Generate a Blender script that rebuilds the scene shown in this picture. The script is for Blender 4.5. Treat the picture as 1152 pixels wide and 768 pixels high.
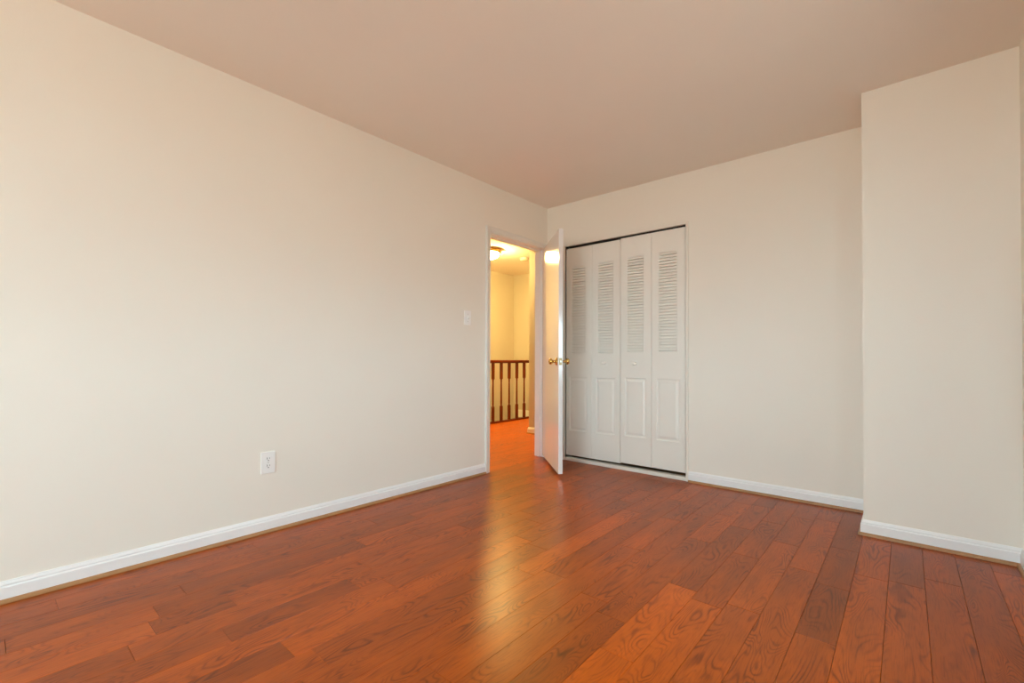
import bpy, bmesh, math, random
from mathutils import Vector, Matrix, noise

random.seed(7)
for o in list(bpy.data.objects):
    bpy.data.objects.remove(o, do_unlink=True)
S = bpy.context.scene
COL = S.collection

# ------------------------------------------------------------------ camera
cd = bpy.data.cameras.new('camera')
cam = bpy.data.objects.new('camera', cd)
COL.objects.link(cam)
cd.sensor_width = 36.0
cd.sensor_fit = 'HORIZONTAL'
cd.lens = 514.8865 / 1152 * 36.0
cd.shift_y = 13.801 / 1152
cd.clip_start = 0.01
F = Vector((-0.65255206, 0.75766081, 0.01122084))
R = Vector((0.75772949, 0.65255941, 0.00349709))
U = Vector((0.00467266, -0.01078439, 0.99993093))
cam.matrix_world = Matrix(((R.x, U.x, -F.x, 0), (R.y, U.y, -F.y, 0), (R.z, U.z, -F.z, 0.9577), (0, 0, 0, 1)))
S.camera = cam

# ------------------------------------------------------------------ colour management
S.view_settings.view_transform = 'Standard'
S.view_settings.look = 'None'
S.view_settings.gamma = 1
S.view_settings.exposure = 0.02
S.view_settings.use_curve_mapping = False
S.cycles.max_bounces = 24
S.cycles.diffuse_bounces = 20
S.cycles.glossy_bounces = 8

# ------------------------------------------------------------------ room dimensions (metres)
H = 2.44
XL = -2.678      # left wall (with the doorway)
XR = 0.411       # right wall
YB = 3.636       # back wall (with the closet)
YC = 3.179       # front of the boxed-out corner
XC = -0.182      # its left edge
YF = -2.60       # wall behind the camera, with the windows
WT = 0.115
DY0, DY1, DH = 2.820, 3.597, 2.025        # doorway in the left wall
CX0, CX1, CH = -2.462, -1.318, 2.036      # closet opening in the back wall
HX = XL - WT                               # hall side of the left wall
RX = -4.65                                 # stair railing line
SX = -5.29                                 # far wall of the stairwell
HY = 6.19                                  # end wall of the hall
HY0 = 1.2                                  # near end wall of the hall
BX, BY = -3.68, 4.61                       # corner of the wall block in the hall

# ------------------------------------------------------------------ daylight: sky through the windows behind the camera
w = bpy.data.worlds.new('world'); S.world = w; w.use_nodes = True
nt = w.node_tree; nt.nodes.clear()
N = nt.nodes.new; K = nt.links.new
out = N('ShaderNodeOutputWorld'); bg = N('ShaderNodeBackground')
tc = N('ShaderNodeTexCoord'); sx = N('ShaderNodeSeparateXYZ'); cr = N('ShaderNodeValToRGB')
mr = N('ShaderNodeMapRange'); mr.inputs[1].default_value = -1; mr.inputs[2].default_value = 1
K(tc.outputs['Generated'], sx.inputs[0]); K(sx.outputs['Z'], mr.inputs[0]); K(mr.outputs[0], cr.inputs[0])
cr.color_ramp.elements[0].position = 0.45; cr.color_ramp.elements[0].color = (0.42, 0.42, 0.37, 1)
cr.color_ramp.elements[1].position = 0.505; cr.color_ramp.elements[1].color = (0.64, 0.92, 1.03, 1)
K(cr.outputs[0], bg.inputs[0]); bg.inputs[1].default_value = 23.0
K(bg.outputs[0], out.inputs[0])

# the two windows behind the camera: (x0, x1, z0, z1)
WINS = [(-1.46, -0.62, 0.65, 2.12), (-0.50, 0.32, 0.65, 2.12)]
for x0, x1, z0, z1 in WINS:
    ld = bpy.data.lights.new('window_portal', 'AREA'); ld.shape = 'RECTANGLE'
    ld.size = x1 - x0; ld.size_y = z1 - z0; ld.cycles.is_portal = True
    lo = bpy.data.objects.new('window_portal', ld); COL.objects.link(lo)
    lo.location = ((x0 + x1) / 2, YF - 0.16, (z0 + z1) / 2)
    lo.rotation_euler = (math.radians(90), 0, 0)   # faces +Y, into the room
# the window in the right-hand wall, just outside the frame: (y0, y1, z0, z1)
RWIN = (1.35, 1.95, 0.70, 1.60)
ld = bpy.data.lights.new('window_portal', 'AREA'); ld.shape = 'RECTANGLE'
ld.size = RWIN[3] - RWIN[2]; ld.size_y = RWIN[1] - RWIN[0]; ld.cycles.is_portal = True
lo = bpy.data.objects.new('window_portal', ld); COL.objects.link(lo)
lo.location = (XR + 0.16, (RWIN[0] + RWIN[1]) / 2, (RWIN[2] + RWIN[3]) / 2)
lo.rotation_euler = (0, math.radians(90), 0)   # faces -X, into the room

# ------------------------------------------------------------------ materials
MATS = {}
def mat(name, color, rough=0.5, metal=0.0, bump=0.0, bscale=300, spec=0.5, coat=0.0):
    m = bpy.data.materials.new(name); m.use_nodes = True
    n = m.node_tree; b = n.nodes['Principled BSDF']
    b.inputs['Roughness'].default_value = rough
    b.inputs['Metallic'].default_value = metal
    b.inputs['Specular IOR Level'].default_value = spec
    b.inputs['Coat Weight'].default_value = coat
    t = n.nodes.new('ShaderNodeTexCoord'); z = n.nodes.new('ShaderNodeTexNoise')
    z.inputs['Scale'].default_value = bscale; z.inputs['Detail'].default_value = 3
    n.links.new(t.outputs['Object'], z.inputs['Vector'])
    mx = n.nodes.new('ShaderNodeMix'); mx.data_type = 'RGBA'
    mx.inputs[6].default_value = (*[c * 0.97 for c in color], 1); mx.inputs[7].default_value = (*[min(1, c * 1.03) for c in color], 1)
    z2 = n.nodes.new('ShaderNodeTexNoise'); z2.inputs['Scale'].default_value = 1.3
    n.links.new(t.outputs['Object'], z2.inputs['Vector'])
    n.links.new(z2.outputs['Fac'], mx.inputs[0]); n.links.new(mx.outputs[2], b.inputs['Base Color'])
    if bump:
        bp = n.nodes.new('ShaderNodeBump'); bp.inputs['Strength'].default_value = bump; bp.inputs['Distance'].default_value = 0.001
        n.links.new(z.outputs['Fac'], bp.inputs['Height']); n.links.new(bp.outputs[0], b.inputs['Normal'])
    MATS[name] = m
    return m

M_WALL = mat('cream_wall_paint', (0.86, 0.825, 0.75), 0.75, bump=0.25, bscale=180, spec=0.3)
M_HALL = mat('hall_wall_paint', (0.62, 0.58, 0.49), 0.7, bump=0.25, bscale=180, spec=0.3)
M_CEIL = mat('ceiling_paint', (0.85, 0.80, 0.73), 0.9, bump=0.5, bscale=260, spec=0.1)
M_TRIM = mat('white_trim_enamel', (0.88, 0.89, 0.90), 0.35)
M_DOOR = mat('white_door_enamel', (0.84, 0.83, 0.82), 0.13)
M_CASE = mat('doorway_casing_enamel', (0.80, 0.79, 0.74), 0.4)
M_FRAME = mat('closet_frame_paint', (0.84, 0.80, 0.72), 0.5)
M_CLOS = mat('closet_door_enamel', (0.86, 0.835, 0.775), 0.4)
M_PLAST = mat('white_plastic', (0.93, 0.92, 0.91), 0.35)
M_DARK = mat('dark_slot', (0.02, 0.018, 0.015), 0.6)
M_BRASS = mat('polished_brass', (0.66, 0.42, 0.13), 0.26, metal=1.0)
M_LATCH = mat('dull_brass_latch', (0.42, 0.34, 0.18), 0.5, metal=1.0)
M_STEEL = mat('steel_pivot', (0.6, 0.58, 0.54), 0.3, metal=1.0)
M_RAIL = mat('cherry_stained_railing', (0.14, 0.020, 0.001), 0.4, spec=0.2)
M_SHOE = mat('natural_wood_shoe', (0.40, 0.20, 0.08), 0.45)
M_GLASSW = mat('frosted_lamp_glass', (0.9, 0.85, 0.75), 0.5)
M_SMOKE = mat('smoke_detector_plastic', (0.55, 0.50, 0.42), 0.6)
M_SUB = mat('stair_carpet', (0.30, 0.22, 0.15), 0.95, bump=0.8, bscale=400)

def emission(m, color, strength):
    b = m.node_tree.nodes['Principled BSDF']
    b.inputs['Emission Color'].default_value = (*color, 1)
    b.inputs['Emission Strength'].default_value = strength

def wood_floor_material():
    m = bpy.data.materials.new('red_oak_plank_floor'); m.use_nodes = True
    n = m.node_tree; b = n.nodes['Principled BSDF']; N = n.nodes.new; L = n.links.new
    uv = N('ShaderNodeUVMap'); uv.uv_map = 'plank'
    at = N('ShaderNodeAttribute'); at.attribute_name = 'tone'; at.attribute_type = 'GEOMETRY'
    sc = N('ShaderNodeSeparateColor'); L(at.outputs['Color'], sc.inputs[0])
    sp = N('ShaderNodeSeparateXYZ'); L(uv.outputs[0], sp.inputs[0])
    def math_(op, a, b_=None, c=None):
        q = N('ShaderNodeMath'); q.operation = op
        for i, v in enumerate((a, b_, c)):
            if v is None: continue
            if isinstance(v, (int, float)): q.inputs[i].default_value = v
            else: L(v, q.inputs[i])
        return q.outputs[0]
    def vec(x, y, z):
        q = N('ShaderNodeCombineXYZ')
        for i, v in enumerate((x, y, z)):
            if isinstance(v, (int, float)): q.inputs[i].default_value = v
            else: L(v, q.inputs[i])
        return q.outputs[0]
    seed = math_('MULTIPLY', sc.outputs[1], 40.0)
    # cathedral grain: contour lines of a stretched noise
    n1 = N('ShaderNodeTexNoise'); n1.inputs['Scale'].default_value = 1.0; n1.inputs['Detail'].default_value = 1.5
    n1.inputs['Roughness'].default_value = 0.35; n1.inputs['Distortion'].default_value = 0.5
    L(vec(math_('MULTIPLY', sp.outputs[0], 2.6), math_('MULTIPLY', sp.outputs[1], 10.5), seed), n1.inputs['Vector'])
    freq = math_('MULTIPLY_ADD', sc.outputs[2], 110.0, 85.0)
    ring = math_('SINE', math_('MULTIPLY', n1.outputs['Fac'], freq))
    ring = math_('MULTIPLY_ADD', ring, 0.5, 0.5)
    ring = math_('POWER', ring, 3.0)
    # the grain fades in and out along each board
    n3 = N('ShaderNodeTexNoise'); n3.inputs['Scale'].default_value = 1.0; n3.inputs['Detail'].default_value = 2
    L(vec(math_('MULTIPLY', sp.outputs[0], 4.0), math_('MULTIPLY', sp.outputs[1], 14.0), math_('ADD', seed, 11.0)), n3.inputs['Vector'])
    mk = N('ShaderNodeMapRange'); mk.inputs[1].default_value = 0.38; mk.inputs[2].default_value = 0.64
    L(n3.outputs['Fac'], mk.inputs[0])
    # fine straight pores
    n2 = N('ShaderNodeTexNoise'); n2.inputs['Scale'].default_value = 1.0; n2.inputs['Detail'].default_value = 4; n2.inputs['Roughness'].default_value = 0.65
    L(vec(math_('MULTIPLY', sp.outputs[0], 14.0), math_('MULTIPLY', sp.outputs[1], 240.0), math_('ADD', seed, 5.0)), n2.inputs['Vector'])
    # broad colour drift
    n4 = N('ShaderNodeTexNoise'); n4.inputs['Scale'].default_value = 1.0; n4.inputs['Detail'].default_value = 3
    L(vec(math_('MULTIPLY', sp.outputs[0], 3.0), math_('MULTIPLY', sp.outputs[1], 12.0), math_('ADD', seed, 23.0)), n4.inputs['Vector'])
    # base tone ramp from the plank's own tone
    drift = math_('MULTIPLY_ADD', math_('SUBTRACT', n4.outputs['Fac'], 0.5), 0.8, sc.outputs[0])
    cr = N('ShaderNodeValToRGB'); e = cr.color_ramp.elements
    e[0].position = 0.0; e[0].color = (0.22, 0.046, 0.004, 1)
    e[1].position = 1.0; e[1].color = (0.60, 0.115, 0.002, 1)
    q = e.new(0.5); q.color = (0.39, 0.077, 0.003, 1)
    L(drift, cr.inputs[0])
    dk = N('ShaderNodeMix'); dk.data_type = 'RGBA'; dk.blend_type = 'MULTIPLY'
    L(math_('MULTIPLY', math_('MULTIPLY', ring, mk.outputs[0]), 0.85), dk.inputs[0])
    L(cr.outputs[0], dk.inputs[6]); dk.inputs[7].default_value = (0.42, 0.36, 0.36, 1)
    fp = N('ShaderNodeMix'); fp.data_type = 'RGBA'; fp.blend_type = 'MULTIPLY'
    mr = N('ShaderNodeMapRange'); mr.inputs[1].default_value = 0.48; mr.inputs[2].default_value = 0.70; mr.inputs[4].default_value = 0.55
    L(n2.outputs['Fac'], mr.inputs[0]); L(mr.outputs[0], fp.inputs[0])
    L(dk.outputs[2], fp.inputs[6]); fp.inputs[7].default_value = (0.45, 0.38, 0.38, 1)
    L(fp.outputs[2], b.inputs['Base Color'])
    rr = N('ShaderNodeMapRange'); rr.inputs[3].default_value = 0.26; rr.inputs[4].default_value = 0.34
    L(n4.outputs['Fac'], rr.inputs[0]); L(rr.outputs[0], b.inputs['Roughness'])
    b.inputs['Specular IOR Level'].default_value = 0.25
    # hand-scraped waviness plus pores
    tc = N('ShaderNodeTexCoord')
    n5 = N('ShaderNodeTexNoise'); n5.inputs['Scale'].default_value = 1.0; n5.inputs['Detail'].default_value = 2
    L(vec(math_('MULTIPLY', sp.outputs[0], 5.0), math_('MULTIPLY', sp.outputs[1], 22.0), math_('ADD', seed, 3.0)), n5.inputs['Vector'])
    hgt = math_('ADD', math_('MULTIPLY', n5.outputs['Fac'], 1.0), math_('MULTIPLY', n2.outputs['Fac'], 0.10))
    bp = N('ShaderNodeBump'); bp.inputs['Strength'].default_value = 0.4; bp.inputs['Distance'].default_value = 0.0013
    L(hgt, bp.inputs['Height']); L(bp.outputs[0], b.inputs['Normal'])
    return m
M_FLOOR = wood_floor_material()

def glass_material():
    m = bpy.data.materials.new('window_glass'); m.use_nodes = True
    n = m.node_tree; n.nodes.clear(); o = n.nodes.new('ShaderNodeOutputMaterial')
    g = n.nodes.new('ShaderNodeBsdfGlossy'); g.inputs['Roughness'].default_value = 0.0
    t = n.nodes.new('ShaderNodeBsdfTransparent'); x = n.nodes.new('ShaderNodeMixShader'); x.inputs[0].default_value = 0.06
    n.links.new(t.outputs[0], x.inputs[1]); n.links.new(g.outputs[0], x.inputs[2]); n.links.new(x.outputs[0], o.inputs[0])
    return m
M_PANE = glass_material()

# ------------------------------------------------------------------ mesh helpers
def link(name, bm, m, parent=None, smooth=False):
    me = bpy.data.meshes.new(name)
    bmesh.ops.recalc_face_normals(bm, faces=bm.faces)
    bm.to_mesh(me); bm.free(); me.materials.append(m)
    if smooth:
        for p in me.polygons: p.use_smooth = True
    o = bpy.data.objects.new(name, me); COL.objects.link(o)
    if parent: o.parent = parent
    return o

def box(bm, a, b, bev=0.0):
    a = Vector(a); b = Vector(b)
    r = bmesh.ops.create_cube(bm, size=1.0)
    for v in r['verts']:
        v.co = Vector(((a.x + b.x) / 2 + v.co.x * (b.x - a.x), (a.y + b.y) / 2 + v.co.y * (b.y - a.y), (a.z + b.z) / 2 + v.co.z * (b.z - a.z)))
    if bev:
        es = list({e for v in r['verts'] for e in v.link_edges})
        bmesh.ops.bevel(bm, geom=es, offset=bev, segments=2, profile=0.5, affect='EDGES')

def sweep(bm, prof, path_frames):
    """prof: closed list of (a,b); path_frames: list of (origin, axis_a, axis_b)."""
    rings = []
    for o, A, B in path_frames:
        rings.append([bm.verts.new(Vector(o) + Vector(A) * p[0] + Vector(B) * p[1]) for p in prof])
    n = len(prof)
    for r0, r1 in zip(rings, rings[1:]):
        for i in range(n):
            bm.faces.new((r0[i], r0[(i + 1) % n], r1[(i + 1) % n], r1[i]))
    bm.faces.new(rings[0]); bm.faces.new(list(reversed(rings[-1])))

def lathe(bm, prof, c=(0, 0, 0), axis='Z', seg=24):
    """prof: list of (radius, height)."""
    rings = []
    for r, h in prof:
        ring = []
        for k in range(seg):
            t = 2 * math.pi * k / seg
            x, y = r * math.cos(t), r * math.sin(t)
            p = {'Z': (x, y, h), 'Y': (x, h, y), 'X': (h, x, y)}[axis]
            ring.append(bm.verts.new(Vector(p) + Vector(c)))
        rings.append(ring)
    for a, b in zip(rings, rings[1:]):
        for i in range(seg):
            bm.faces.new((a[i], a[(i + 1) % seg], b[(i + 1) % seg], b[i]))
    bm.faces.new(rings[0]); bm.faces.new(list(reversed(rings[-1])))

def struct(o, label):
    o['kind'] = 'structure'; o['label'] = label
    return o

def empty(name, loc, label, cat=None, rotz=0, kind=None):
    o = bpy.data.objects.new(name, None); COL.objects.link(o)
    o.location = loc; o.rotation_euler = (0, 0, rotz); o.empty_display_size = 0.05
    o['label'] = label
    if cat: o['category'] = cat
    if kind: o['kind'] = kind
    return o

# ------------------------------------------------------------------ floor: individual red-oak boards running along Y
PW = 0.119
X0 = -0.182
# (row, y) board ends seen in the photograph; row k spans X0+k*PW .. X0+(k+1)*PW
KNOWN = {-5: [0.62, 1.355, 1.94, 2.84], -4: [0.9, 1.87, 2.45, 3.05], -9: [0.7, 1.68, 2.6], -2: [1.2, 2.46, 3.3], -3: [0.8, 1.925, 2.75],
         -17: [0.443, 1.3, 2.3], -16: [0.66, 1.55, 2.7], -12: [0.67, 1.9, 3.0], 1: [1.5, 2.59, 3.2], -1: [1.3, 1.88, 2.36], -6: [1.0, 1.54, 2.5],
         0: [1.2, 2.57, 3.3], 3: [1.6, 3.1], -7: [0.5, 1.62, 2.9]}
# row -> list of (y inside the board, tone 0..1, grain fineness)
TONE = {-1: [(2.1, 0.12, 0.3), (2.7, 0.28, 0.5), (1.6, 0.45, 0.2)], 0: [(2.2, 0.68, 0.1), (2.8, 0.60, 0.2), (1.6, 0.58, 0.1)], -2: [(2.0, 0.42, 0.4), (2.8, 0.60, 0.3)],
        -5: [(1.6, 0.72, 0.25), (1.0, 0.78, 0.3), (2.2, 0.34, 0.4)], -6: [(1.3, 0.25, 0.95), (2.0, 0.4, 0.8)], -4: [(1.5, 0.62, 0.2), (2.2, 0.35, 0.3)],
        -12: [(1.2, 0.72, 0.5), (0.3, 0.68, 0.2)], -16: [(1.0, 0.55, 0.2), (0.4, 0.72, 0.2)], -17: [(0.8, 0.28, 0.4), (0.2, 0.66, 0.3)], -9: [(1.0, 0.55, 0.6)], -10: [(1.0, 0.5, 0.95)],
        -13: [(0.6, 0.66, 0.5)], -14: [(0.6, 0.3, 0.5)], 1: [(2.0, 0.55, 0.1), (2.9, 0.35, 0.2)], 2: [(2.5, 0.5, 0.2)]}
bm = bmesh.new()
uvl = bm.loops.layers.uv.new('plank'); cl = bm.loops.layers.float_color.new('tone')
YS, YE = YF - 0.02, HY + 0.02
rng = random.Random(21)
def board(xa, xb, ya, yb, tone, seed, fine):
    c = 0.0006; g = 0.0003
    P = [(xa + g, ya + g), (xb - g, ya + g), (xb - g, yb - g), (xa + g, yb - g)]
    Q = [(xa + g + c, ya + g + c), (xb - g - c, ya + g + c), (xb - g - c, yb - g - c), (xa + g + c, yb - g - c)]
    lo = [bm.verts.new((x, y, -0.0012)) for x, y in P]; hi = [bm.verts.new((x, y, 0.0)) for x, y in Q]
    bt = [bm.verts.new((x, y, -0.015)) for x, y in P]
    fs = [bm.faces.new(hi)] + [bm.faces.new((lo[i], lo[(i + 1) % 4], hi[(i + 1) % 4], hi[i])) for i in range(4)]
    fs += [bm.faces.new((bt[i], bt[(i + 1) % 4], lo[(i + 1) % 4], lo[i])) for i in range(4)] + [bm.faces.new(bt[::-1])]
    for f in fs:
        for l in f.loops:
            l[uvl].uv = (l.vert.co.y + seed * 37.0, l.vert.co.x - xa + seed * 3.0)
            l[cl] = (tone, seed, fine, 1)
XE = XR + 0.03
k0 = int(math.floor((RX - 0.03 - X0) / PW)); k1 = int(math.ceil((XE - X0) / PW))
for k in range(k0, k1):
    xa, xb = max(RX - 0.03, X0 + k * PW), min(XE, X0 + (k + 1) * PW)
    ks = KNOWN.get(k, [])
    ends = [YS]
    y = YS
    while y < YE:
        y += rng.choice([0.35, 0.5, 0.7, 0.9, 1.1, 1.2]) * rng.uniform(0.9, 1.1)
        if ks and ks[0] - 0.15 < y < ks[-1] + 0.3: y = ks[-1] + 0.5
        if y < YE - 0.15: ends.append(y)
    ends = sorted(set(ends + ks)) + [YE]
    for ya, yb in zip(ends, ends[1:]):
        tone = min(0.95, max(0.05, rng.gauss(0.50, 0.11))); fine = rng.random() ** 1.5; seed = rng.random()
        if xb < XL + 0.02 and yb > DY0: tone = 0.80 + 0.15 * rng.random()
        for yy, t, f in TONE.get(k, []):
            if ya <= yy <= yb: tone, fine = t, f
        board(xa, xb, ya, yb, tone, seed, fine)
floor = struct(link('floor', bm, M_FLOOR), 'reddish oak plank floor running from the room into the hall')

bm = bmesh.new(); box(bm, (RX - 0.03, YS, -0.04), (XE, YE, -0.0152))
struct(link('floor_base', bm, M_DARK), 'dark underlay beneath the oak boards')

# ------------------------------------------------------------------ walls
def wall(name, boxes, m, label):
    bm = bmesh.new()
    for a, b in boxes: box(bm, a, b)
    return struct(link(name, bm, m), label)

ZB = -0.012
wall('wall_left', [((HX + 0.001, YF - 0.12, ZB), (XL, DY0 - 0.018, H)), ((HX + 0.001, DY0 - 0.018, DH + 0.018), (XL, DY1 + 0.018, H)),
                   ((HX + 0.001, DY1 + 0.018, ZB), (XL, YB + 0.12, H))], M_WALL, 'cream painted left wall with the open doorway at its far end')
wall('wall_back', [((XL, YB, ZB), (CX0, YB + 0.12, H)), ((CX0, YB, CH), (CX1, YB + 0.12, H)), ((CX1, YB, ZB), (XR + 0.12, YB + 0.12, H))],
     M_WALL, 'cream painted back wall around the white closet doors')
wall('wall_corner', [((XC, YC, ZB), (XR + 0.12, YB, H))], M_WALL, 'boxed-out cream wall section at the right, standing forward of the back wall')
ry0, ry1, rz0, rz1 = RWIN
wall('wall_right', [((XR, YF - 0.12, ZB), (XR + 0.12, ry0, H)), ((XR, ry1, ZB), (XR + 0.12, YC, H)), ((XR, ry0, ZB), (XR + 0.12, ry1, rz0)), ((XR, ry0, rz1), (XR + 0.12, ry1, H))], M_WALL, 'cream wall at the right edge of the photo')
(ax0, ax1, az0, az1), (bx0, bx1, bz0, bz1) = WINS
wall('wall_front', [((XL, YF - 0.12, ZB), (ax0, YF, H)), ((ax1, YF - 0.12, ZB), (bx0, YF, H)), ((bx1, YF - 0.12, ZB), (XR, YF, H)),
                    ((ax0, YF - 0.12, ZB), (ax1, YF, az0)), ((ax0, YF - 0.12, az1), (ax1, YF, H)),
                    ((bx0, YF - 0.12, ZB), (bx1, YF, bz0)), ((bx0, YF - 0.12, bz1), (bx1, YF, H))], M_WALL, 'cream wall behind the viewpoint with two windows')
wall('ceiling', [((XL, YF - 0.12, H), (XR + 0.12, YB + 0.8, H + 0.1))], M_CEIL, 'flat tan-white bedroom ceiling')
# closet interior shell
wall('wall_closet', [((CX0 - 0.25, YB + 0.72, ZB), (CX1 + 0.25, YB + 0.8, H)), ((CX0 - 0.216, YB + 0.12, ZB), (CX0 - 0.2, YB + 0.72, H)), ((CX1 + 0.2, YB + 0.12, ZB), (CX1 + 0.25, YB + 0.72, H))],
     M_WALL, 'inside walls of the closet behind the folding doors')
# hall
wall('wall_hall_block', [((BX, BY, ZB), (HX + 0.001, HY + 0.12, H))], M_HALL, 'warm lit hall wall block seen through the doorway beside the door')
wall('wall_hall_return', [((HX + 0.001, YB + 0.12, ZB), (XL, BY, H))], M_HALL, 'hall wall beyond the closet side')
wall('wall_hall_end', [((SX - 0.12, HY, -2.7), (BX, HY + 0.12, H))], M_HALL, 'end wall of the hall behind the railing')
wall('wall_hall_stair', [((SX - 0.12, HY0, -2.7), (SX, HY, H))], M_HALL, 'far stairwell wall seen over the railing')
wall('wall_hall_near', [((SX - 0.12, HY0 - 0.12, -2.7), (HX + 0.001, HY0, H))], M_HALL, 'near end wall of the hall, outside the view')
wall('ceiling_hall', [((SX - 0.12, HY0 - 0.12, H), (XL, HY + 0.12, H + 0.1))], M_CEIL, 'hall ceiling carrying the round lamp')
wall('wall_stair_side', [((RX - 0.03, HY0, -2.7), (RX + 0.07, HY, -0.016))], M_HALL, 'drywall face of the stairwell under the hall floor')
bm = bmesh.new()
for i in range(13):
    box(bm, (SX, HY - 0.25 * (i + 1), -0.19 * (i + 1) - 0.19), (RX - 0.03, HY - 0.25 * i, -0.19 * (i + 1)))
box(bm, (SX, HY0, -2.7), (RX - 0.03, HY, -2.66))
struct(link('floor_stairs', bm, M_SUB), 'carpeted stairs going down behind the railing')

# ------------------------------------------------------------------ baseboards with natural wood shoe moulding
BH = 0.083
def base_run(name, pts, label, sides=None):
    """pts: wall line in plan, walked with the room on the RIGHT-hand side; mitred corners."""
    P = [Vector((x, y, 0)) for x, y in pts]
    def frames():
        fr = []
        for i, p in enumerate(P):
            def nrm(a, b):
                d = (b - a).normalized(); return Vector((d.y, -d.x, 0))
            if i == 0: n = nrm(P[0], P[1])
            elif i == len(P) - 1: n = nrm(P[-2], P[-1])
            else:
                n1, n2 = nrm(P[i - 1], p), nrm(p, P[i + 1]); n = (n1 + n2) / (1 + n1.dot(n2))
            fr.append((p, n, (0, 0, 1)))
        return fr
    t = 0.0135
    prof = [(0, 0.001), (t, 0.001), (t, BH * 0.70), (t * 0.93, BH * 0.73), (t * 0.70, BH * 0.765), (t * 0.66, BH * 0.80), (t * 0.75, BH * 0.83),
            (t * 0.62, BH * 0.89), (t * 0.40, BH * 0.95), (t * 0.30, BH), (0, BH)]
    bm = bmesh.new(); sweep(bm, prof, frames())
    o = struct(link(name, bm, M_TRIM), label)
    r = 0.012; z = 0.016
    sh = [(t, 0.0005), (t + r, 0.0005)] + [(t + r * math.cos(a), z * math.sin(a)) for a in [math.radians(d) for d in (20, 40, 60, 80)]] + [(t, z)]
    bm = bmesh.new(); sweep(bm, sh, frames())
    s = link('shoe_moulding', bm, M_SHOE, o); s['label'] = 'thin natural wood strip along the floor'
    return o
CW = 0.057
base_run('baseboard_left', [(XL, YF), (XL, DY0 - CW - 0.002)], 'white baseboard along the left wall')
base_run('baseboard_back', [(CX1 + 0.022, YB), (XC, YB), (XC, YC), (XR, YC), (XR, YF)], 'white baseboard along the back wall, boxed-out corner and right wall')
base_run('baseboard_front', [(XR - 0.03, YF), (XL + 0.03, YF)], 'white baseboard under the windows behind the viewpoint')
base_run('baseboard_corner', [(XL + 0.03, YB), (CX0 - 0.022, YB)], 'short white baseboard between the door corner and the closet')
base_run('baseboard_hall', [(BX, HY), (BX, BY), (HX, BY)], 'white baseboard around the hall wall block')
base_run('baseboard_hall_end', [(RX + 0.04, HY), (BX - 0.03, HY)], 'white baseboard on the hall end wall')
bm = bmesh.new(); box(bm, (SX + 0.11, HY - 0.014, -0.06), (RX - 0.03, HY, 0.068), 0.003)
struct(link('trim_stair_skirt', bm, M_TRIM), 'short white skirt board on the end wall behind the last balusters')

# ------------------------------------------------------------------ doorway jamb and casing
bm = bmesh.new()
jt = 0.018
box(bm, (HX - 0.002, DY0 - jt, 0.0005), (XL + 0.002, DY0, DH), 0.001)
box(bm, (HX - 0.002, DY1, 0.0005), (XL + 0.002, DY1 + jt, DH), 0.001)
box(bm, (HX - 0.002, DY0 - jt, DH), (XL + 0.002, DY1 + jt, DH + jt), 0.001)
box(bm, (HX + 0.03, DY0, 0.0005), (HX + 0.066, DY0 + 0.011, DH - 0.011), 0.002)
box(bm, (HX + 0.03, DY1 - 0.011, 0.0005), (HX + 0.066, DY1, DH - 0.011), 0.002)
box(bm, (HX + 0.03, DY0, DH - 0.011), (HX + 0.066, DY1, DH), 0.002)
struct(link('trim_door_jamb', bm, M_TRIM), 'white door jamb with stop lining the open doorway')

def casing(name, side, label):
    sgn = 1 if side == 'room' else -1
    xw = XL + 0.001 if side == 'room' else HX - 0.001
    # profile: a = distance outward from opening edge, b = thickness off the wall
    pr = [(0.004, 0), (0.004, 0.008), (0.010, 0.011), (0.022, 0.011), (0.028, 0.0125), (0.036, 0.0165), (0.046, 0.018), (0.054, 0.0165), (CW, 0.013), (CW, 0)]
    bm = bmesh.new(); A = (sgn, 0, 0)
    right = CW if side != 'room' else 0.034
    k = right / CW
    fr = [((xw, DY0, 0.0005), (0, -1, 0), A), ((xw, DY0, DH), (0, -1, 1), A), ((xw, DY1, DH), (0, k, 1), A), ((xw, DY1, 0.0005), (0, k, 0), A)]
    sweep(bm, pr, fr)
    return struct(link(name, bm, M_CASE), label)
casing('trim_door_casing', 'room', 'white moulded casing around the open doorway')
casing('trim_hall_casing', 'hall', 'white moulded casing on the hall side of the doorway')

# ------------------------------------------------------------------ open room door
DW, DT = 0.755, 0.035
dr = empty('door_1', (XL + 0.014, DY1 + 0.002, 0), 'white flush room door standing half open with brass knobs', rotz=math.radians(47), kind='structure')
# local frame: door runs along -Y from the hinge, room face at x=0, hall face at x=-DT
bm = bmesh.new(); box(bm, (-DT, -DW, 0.028), (0, -0.003, 2.020), 0.0015)
link('door_slab', bm, M_DOOR, dr)
KZ = 0.938; KY = -DW + 0.062
def knob_prof(s):
    return [(0.0, 0.0), (0.031, 0.0), (0.033, 0.003), (0.031, 0.007), (0.022, 0.011), (0.0125, 0.014), (0.0105, 0.024), (0.0115, 0.032), (0.018, 0.037),
            (0.0245, 0.044), (0.0265, 0.052), (0.0245, 0.060), (0.018, 0.066), (0.009, 0.069), (0.0, 0.0695)]
for s, x in ((1, 0.0005), (-1, -DT - 0.0005)):
    bm = bmesh.new()
    lathe(bm, [(max(r, 0.0004), x + s * h) for r, h in knob_prof(1)], (0, KY, KZ), 'X', 28)
    link('door_knob', bm, M_BRASS, dr, True)
bm = bmesh.new(); box(bm, (-DT / 2 - 0.0125, -DW - 0.0012, KZ - 0.028), (-DT / 2 + 0.0125, -DW + 0.002, KZ + 0.028), 0.0008)
lp = link('latch_plate', bm, M_LATCH, dr)
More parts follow.
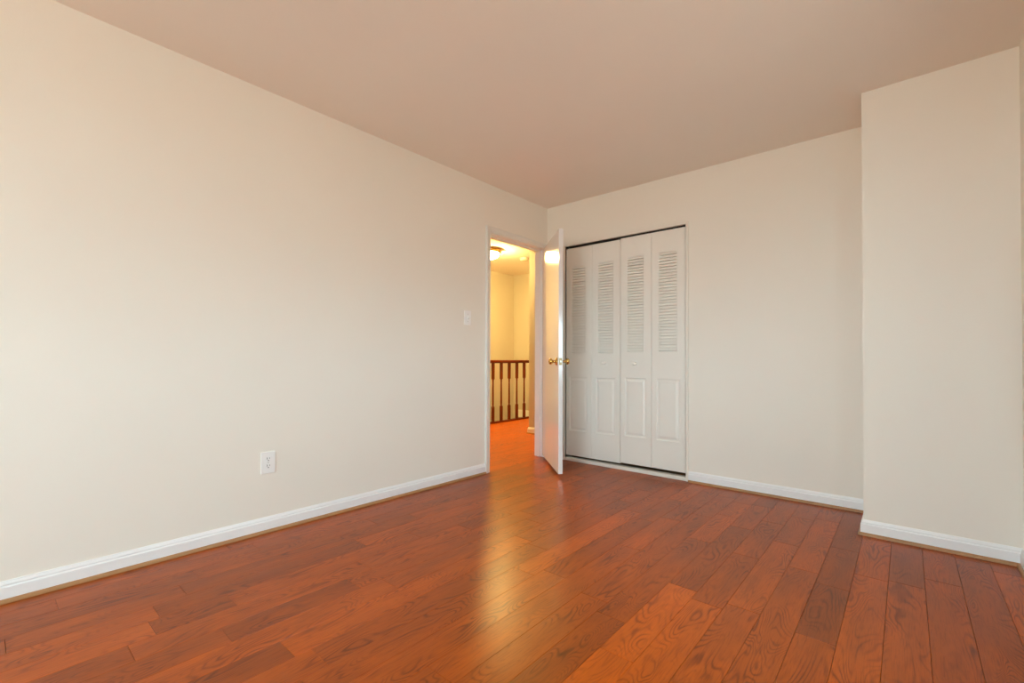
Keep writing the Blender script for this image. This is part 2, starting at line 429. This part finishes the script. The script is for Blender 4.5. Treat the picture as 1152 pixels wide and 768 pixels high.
bm = bmesh.new(); box(bm, (-DT / 2 - 0.006, -DW - 0.010, KZ - 0.008), (-DT / 2 + 0.006, -DW - 0.0012, KZ + 0.008), 0.002)
link('latch_bolt', bm, M_STEEL, lp)
for hz in (0.25, 1.02, 1.80):
    bm = bmesh.new(); lathe(bm, [(0.0055, hz - 0.045), (0.0055, hz + 0.045), (0.003, hz + 0.050)], (0.004, 0.0, 0), 'Z', 12)
    box(bm, (0.0, -0.03, hz - 0.044), (0.0015, -0.002, hz + 0.044))
    link('hinge', bm, M_BRASS, dr, False)

# ------------------------------------------------------------------ closet: frame, tracks, bifold doors
bm = bmesh.new()
f = 0.020; e = 0.008
for a, b in (((CX0 - f, YB - e, 0.0005), (CX0, YB + 0.05, CH)), ((CX1, YB - e, 0.0005), (CX1 + f, YB + 0.05, CH)), ((CX0 - f, YB - e, CH - 0.006), (CX1 + f, YB + 0.05, CH + 0.016))):
    box(bm, a, b, 0.0015)
struct(link('trim_closet_frame', bm, M_FRAME), 'thin white frame around the closet opening')
bm = bmesh.new(); box(bm, (CX0 + 0.001, YB + 0.014, CH - 0.016), (CX1 - 0.001, YB + 0.048, CH - 0.0065))
struct(link('trim_closet_track', bm, M_DARK), 'dark metal track above the folding closet doors')
bm = bmesh.new(); box(bm, (CX0 + 0.001, YB - 0.004, 0.0005), (CX1 - 0.001, YB + 0.055, 0.030), 0.003)
sill = struct(link('trim_closet_sill', bm, M_FRAME), 'pale raised threshold strip under the closet doors')
bm = bmesh.new(); box(bm, (CX0 - 0.2, YB + 0.05, 0.0005), (CX1 + 0.2, YB + 0.72, 0.004))
struct(link('floor_closet', bm, M_SHOE), 'closet floor behind the folding doors')

LW = 0.2835
def leaf_mesh():
    """One louvre-over-panel leaf, x 0..LW, front face y=0, depth to +0.028; z measured from floor."""
    W = LW - 0.003
    zb, zt = 0.052, 2.006
    px0, px1, pz0, pz1 = 0.040, W - 0.046, 0.287, 0.790     # lower panel
    lx0, lx1, lz0, lz1 = 0.058, W - 0.064, 1.010, 1.832     # louvre opening
    bm = bmesh.new()
    T = 0.030
    xs = sorted({0, px0, lx0, lx1, px1, W}); zs = [zb, pz0, pz1, lz0, lz1, zt]
    # slab with two holes in the front skin
    def quad(p): return bm.faces.new([bm.verts.new(q) for q in p])
    def rect(x0, x1, z0, z1, y=0.0): quad([(x0, y, z0), (x1, y, z0), (x1, y, z1), (x0, y, z1)])
    rect(0, W, zb, pz0); rect(0, px0, pz0, pz1); rect(px1, W, pz0, pz1); rect(0, W, pz1, lz0)
    rect(0, lx0, lz0, lz1); rect(lx1, W, lz0, lz1); rect(0, W, lz1, zt)
    rect(0, W, zb, zt, T)
    for a, b in (((0, zb), (W, zb)), ((W, zb), (W, zt)), ((W, zt), (0, zt)), ((0, zt), (0, zb))):
        quad([(a[0], 0, a[1]), (b[0], 0, b[1]), (b[0], T, b[1]), (a[0], T, a[1])])
    # moulding rings: (inset, depth)
    def rings(x0, x1, z0, z1, steps):
        prev = [(x0, 0, z0), (x1, 0, z0), (x1, 0, z1), (x0, 0, z1)]
        for ins, d in steps:
            cur = [(x0 + ins, d, z0 + ins), (x1 - ins, d, z0 + ins), (x1 - ins, d, z1 - ins), (x0 + ins, d, z1 - ins)]
            for i in range(4): quad([prev[i], prev[(i + 1) % 4], cur[(i + 1) % 4], cur[i]])
            prev = cur
        return prev
    q = rings(px0, px1, pz0, pz1, [(0.003, 0.0045), (0.009, 0.0065), (0.017, 0.0060), (0.030, 0.0018), (0.034, 0.0012)])
    quad(q)
    q = rings(lx0, lx1, lz0, lz1, [(0.003, 0.0020), (0.006, 0.0012)])
    (a, _, c), (b, _, _), (_, _, d), _ = q
    # louvre slats as a saw-tooth
    n = 33; ph = (d - c) / n
    for i in range(n):
        z0 = c + i * ph; z1 = z0 + ph
        quad([(a, 0.0010, z0 + 0.0064), (b, 0.0010, z0 + 0.0064), (b, 0.0060, z1), (a, 0.0060, z1)])
        quad([(a, 0.0010, z0 + 0.0064), (b, 0.0010, z0 + 0.0064), (b, 0.0275, z0 + 0.0064), (a, 0.0275, z0 + 0.0064)])
        quad([(a, 0.0275, z0 + 0.0064), (b, 0.0275, z0 + 0.0064), (b, 0.0275, z0 + 0.0010), (a, 0.0275, z0 + 0.0010)])
        quad([(a, 0.0275, z0 + 0.0010), (b, 0.0275, z0 + 0.0010), (b, 0.0060, z0), (a, 0.0060, z0)])
        for x in (a, b):
            quad([(x, 0.0010, z0), (x, 0.0010, z1), (x, 0.0280, z1), (x, 0.0280, z0)])
    bmesh.ops.remove_doubles(bm, verts=bm.verts, dist=0.00005)
    return bm
def closet_knob():
    bm = bmesh.new()
    lathe(bm, [(0.0004, 0.0005), (0.013, -0.0005), (0.0115, -0.003), (0.007, -0.006), (0.0065, -0.013), (0.011, -0.017), (0.0155, -0.022), (0.0165, -0.028), (0.0145, -0.033), (0.008, -0.0365), (0.0004, -0.0375)], (0, 0, 0), 'Y', 24)
    return bm
leaf0 = None
for name, x0, dz, lab in (('door_2', CX0 + 0.003, 0.0, 'left pair of white louvred folding closet doors, nearer the room door'),
                          ('door_3', CX0 + 0.003 + 2 * LW + 0.002, 0.008, 'right pair of white louvred folding closet doors, hanging slightly higher')):
    t = empty(name, (x0, YB + 0.012, dz), lab, kind='structure')
    for j in range(2):
        if leaf0 is None: lf = leaf0 = link('door_leaf', leaf_mesh(), M_CLOS, t)
        else: lf = leaf0.copy(); COL.objects.link(lf); lf.parent = t
        lf.location = (j * LW, 0, 0)
    kx = (0.413 - 0.003) if name == 'door_2' else (-1.754 - x0)
    k = link('closet_knob', closet_knob(), M_CLOS, t, True); k.location = (kx, 0, 0.923 - dz)
    # pivot pins at the head
    for px in ((0.02, 2 * LW - 0.022) if name == 'door_2' else (0.02, 2 * LW - 0.03)):
        bm = bmesh.new(); lathe(bm, [(0.004, 2.004), (0.004, 2.0195 - dz)], (px, 0.016, 0), 'Z', 10)
        link('pivot_pin', bm, M_STEEL, t)

# ------------------------------------------------------------------ wall switch and outlet
sw = empty('light_switch', (XL + 0.0005, 2.557, 1.287), 'white toggle light switch on the left wall beside the doorway', 'light switch')
bm = bmesh.new(); box(bm, (0, -0.036, -0.058), (0.006, 0.036, 0.058), 0.0025)
link('switch_plate', bm, M_PLAST, sw)
bm = bmesh.new()
sweep(bm, [(-0.011, -0.006), (0.011, -0.006), (0.008, 0.006), (-0.002, 0.011), (-0.008, 0.010)],
      [((0.0062, -0.0055, 0), (0, 0, 1), (1, 0, 0)), ((0.0062, 0.0055, 0), (0, 0, 1), (1, 0, 0))])
link('toggle', bm, M_PLAST, sw)
for z in (-0.030, 0.030):
    bm = bmesh.new(); lathe(bm, [(0.0034, 0.0055), (0.0034, 0.0068), (0.002, 0.0074)], (0, 0, z), 'X', 12)
    link('screw', bm, M_STEEL, sw)

ou = empty('electrical_outlet', (XL + 0.0005, 1.043, 0.381), 'white duplex outlet low on the left wall above the baseboard', 'outlet')
bm = bmesh.new(); box(bm, (0, -0.0375, -0.059), (0.006, 0.0375, 0.059), 0.0025)
link('outlet_plate', bm, M_PLAST, ou)
for z in (-0.0195, 0.0195):
    bm = bmesh.new()
    pts = []
    for kx in range(28):
        a = 2 * math.pi * kx / 28
        pts.append((0.0172 * math.cos(a), max(-0.0142, min(0.0142, 0.0172 * math.sin(a)))))
    sweep(bm, pts, [((0.005, 0, z), (0, 1, 0), (0, 0, 1)), ((0.0078, 0, z), (0, 1, 0), (0, 0, 1))])
    rc = link('receptacle', bm, M_PLAST, ou)
    bm = bmesh.new()
    box(bm, (0.0070, -0.0075, z - 0.001), (0.0082, -0.0050, z + 0.009)); box(bm, (0.0070, 0.0050, z + 0.000), (0.0082, 0.0072, z + 0.008))
    lathe(bm, [(0.0028, 0.0070), (0.0028, 0.0082)], (0, 0, z - 0.0075), 'X', 12)
    link('slot', bm, M_DARK, rc)
bm = bmesh.new(); lathe(bm, [(0.0030, 0.0055), (0.0030, 0.0068), (0.002, 0.0074)], (0, 0, 0), 'X', 12)
link('screw', bm, M_STEEL, ou)

# ------------------------------------------------------------------ hall: railing, ceiling lamp, smoke detector
rl = empty('stair_railing', (RX, 5.2, 0), 'reddish stained wooden stair railing with turned balusters, seen through the doorway', 'railing')
bm = bmesh.new()
y0r, y1r = 2.2 - 5.2, HY - 0.001 - 5.2
hp = [(-0.016, 0.893), (0.016, 0.893), (0.020, 0.905), (0.030, 0.912), (0.031, 0.925), (0.024, 0.935), (0.010, 0.940), (-0.010, 0.940), (-0.024, 0.935), (-0.031, 0.925), (-0.030, 0.912), (-0.020, 0.905)]
sweep(bm, hp, [((0, y0r, 0), (1, 0, 0), (0, 0, 1)), ((0, y1r, 0), (1, 0, 0), (0, 0, 1))])
link('handrail', bm, M_RAIL, rl)
bm = bmesh.new(); box(bm, (-0.028, y0r, 0.0005), (0.030, y1r, 0.024), 0.004)
link('base_rail', bm, M_RAIL, rl)
def baluster():
    bm = bmesh.new(); s = 0.0175
    box(bm, (-s, -s, 0.024), (s, s, 0.245), 0.001); box(bm, (-s, -s, 0.655), (s, s, 0.894), 0.001)
    lathe(bm, [(0.0155, 0.240), (0.0165, 0.246), (0.014, 0.254), (0.0115, 0.262), (0.0140, 0.272), (0.0150, 0.30), (0.0142, 0.42), (0.0122, 0.56), (0.0112, 0.61), (0.0135, 0.625), (0.0115, 0.635), (0.0140, 0.644), (0.0165, 0.652), (0.0155, 0.66)], seg=16)
    return bm
b0 = None
for i in range(19):
    y = 4.97 + (i - 13) * 0.1825
    if y > HY - 0.06: continue
    if b0 is None: b = b0 = link('baluster', baluster(), M_RAIL, rl)
    else: b = b0.copy(); COL.objects.link(b); b.parent = rl
    b.location = (0, y - 5.2, 0)
bm = bmesh.new()
box(bm, (-0.045, y0r - 0.09, 0.0005), (0.045, y0r, 1.02), 0.003); lathe(bm, [(0.045, 1.02), (0.03, 1.035), (0.045, 1.06), (0.052, 1.09), (0.04, 1.12), (0.01, 1.135)], (0, y0r - 0.045, 0), seg=20)
link('newel_post', bm, M_RAIL, rl)

LX, LY = -4.28, 4.49
cl_ = empty('ceiling_lamp', (LX, LY, H), 'lit round flush ceiling lamp in the hall, seen at the doorway top', 'ceiling lamp')
bm = bmesh.new(); lathe(bm, [(0.02, -0.0005), (0.150, -0.001), (0.162, -0.006), (0.164, -0.030), (0.158, -0.046), (0.140, -0.052), (0.02, -0.054)], seg=40)
link('lamp_base', bm, M_BRASS, cl_, True)
bm = bmesh.new(); lathe(bm, [(0.02, -0.050), (0.132, -0.052), (0.134, -0.062), (0.130, -0.078), (0.117, -0.096), (0.094, -0.112), (0.064, -0.123), (0.032, -0.129), (0.002, -0.131)], seg=40)
LAMP_COL = (1.0, 0.60, 0.24)
gl = link('glass_shade', bm, M_GLASSW, cl_, True); gl['label'] = 'glowing white glass bowl'
emission(M_GLASSW, (1.0, 0.70, 0.24), 370.0)

sd = empty('smoke_detector', (-4.245, 5.20, H), 'small round white smoke detector on the hall ceiling', 'smoke detector')
bm = bmesh.new(); lathe(bm, [(0.01, -0.0005), (0.070, -0.001), (0.070, -0.010), (0.064, -0.013)], seg=32)
link('mounting_plate', bm, M_SMOKE, sd)
bm = bmesh.new(); lathe(bm, [(0.01, -0.012), (0.060, -0.013), (0.062, -0.022), (0.054, -0.036), (0.030, -0.042), (0.002, -0.043)], seg=32)
link('detector_cover', bm, M_SMOKE, sd, True)

# ------------------------------------------------------------------ windows behind the viewpoint (they light the room)
for i, (x0, x1, z0, z1) in enumerate(WINS + [RWIN]):
    lab = ('double-hung window in the wall behind the viewpoint, nearer the left wall', 'double-hung window in the wall behind the viewpoint, nearer the right wall',
           'double-hung window in the right-hand wall beside the viewpoint')[i]
    if i == 2: t = empty('window_3', (XR, (x0 + x1) / 2, z0), lab, kind='structure', rotz=math.radians(-90))
    else: t = empty('window_%d' % (i + 1), ((x0 + x1) / 2, YF, z0), lab, kind='structure')
    hw, hh = (x1 - x0) / 2, z1 - z0
    bm = bmesh.new()
    for a, b in (((-hw, -0.10, 0), (-hw + 0.035, 0.0, hh)), ((hw - 0.035, -0.10, 0), (hw, 0.0, hh)), ((-hw, -0.10, hh - 0.035), (hw, 0, hh)), ((-hw, -0.10, 0), (hw, 0, 0.03)),
                 ((-hw - 0.06, 0.0005, -0.02), (-hw + 0.005, 0.014, hh + 0.06)), ((hw - 0.005, 0.0005, -0.02), (hw + 0.06, 0.014, hh + 0.06)), ((-hw - 0.06, 0.0005, hh - 0.005), (hw + 0.06, 0.014, hh + 0.06))):
        box(bm, a, b, 0.002)
    link('window_frame', bm, M_TRIM, t)
    bm = bmesh.new(); box(bm, (-hw - 0.08, 0.0005, -0.045), (hw + 0.08, 0.045, -0.02), 0.004)
    link('window_sill', bm, M_TRIM, t)
    for z_a, z_b, yy in ((0.03, hh / 2 + 0.02, -0.05), (hh / 2 - 0.02, hh - 0.035, -0.08)):
        bm = bmesh.new(); c = 0.035
        for a, b in (((-hw + 0.035, yy, z_a), (-hw + 0.035 + c, yy + 0.025, z_b)), ((hw - 0.035 - c, yy, z_a), (hw - 0.035, yy + 0.025, z_b)),
                     ((-hw + 0.035, yy, z_a), (hw - 0.035, yy + 0.025, z_a + c)), ((-hw + 0.035, yy, z_b - c), (hw - 0.035, yy + 0.025, z_b))):
            box(bm, a, b, 0.001)
        s_ = link('sash', bm, M_TRIM, t)
        bm = bmesh.new(); box(bm, (-hw + 0.06, yy + 0.010, z_a + 0.03), (hw - 0.06, yy + 0.014, z_b - 0.03))
        link('window_pane', bm, M_PANE, s_)
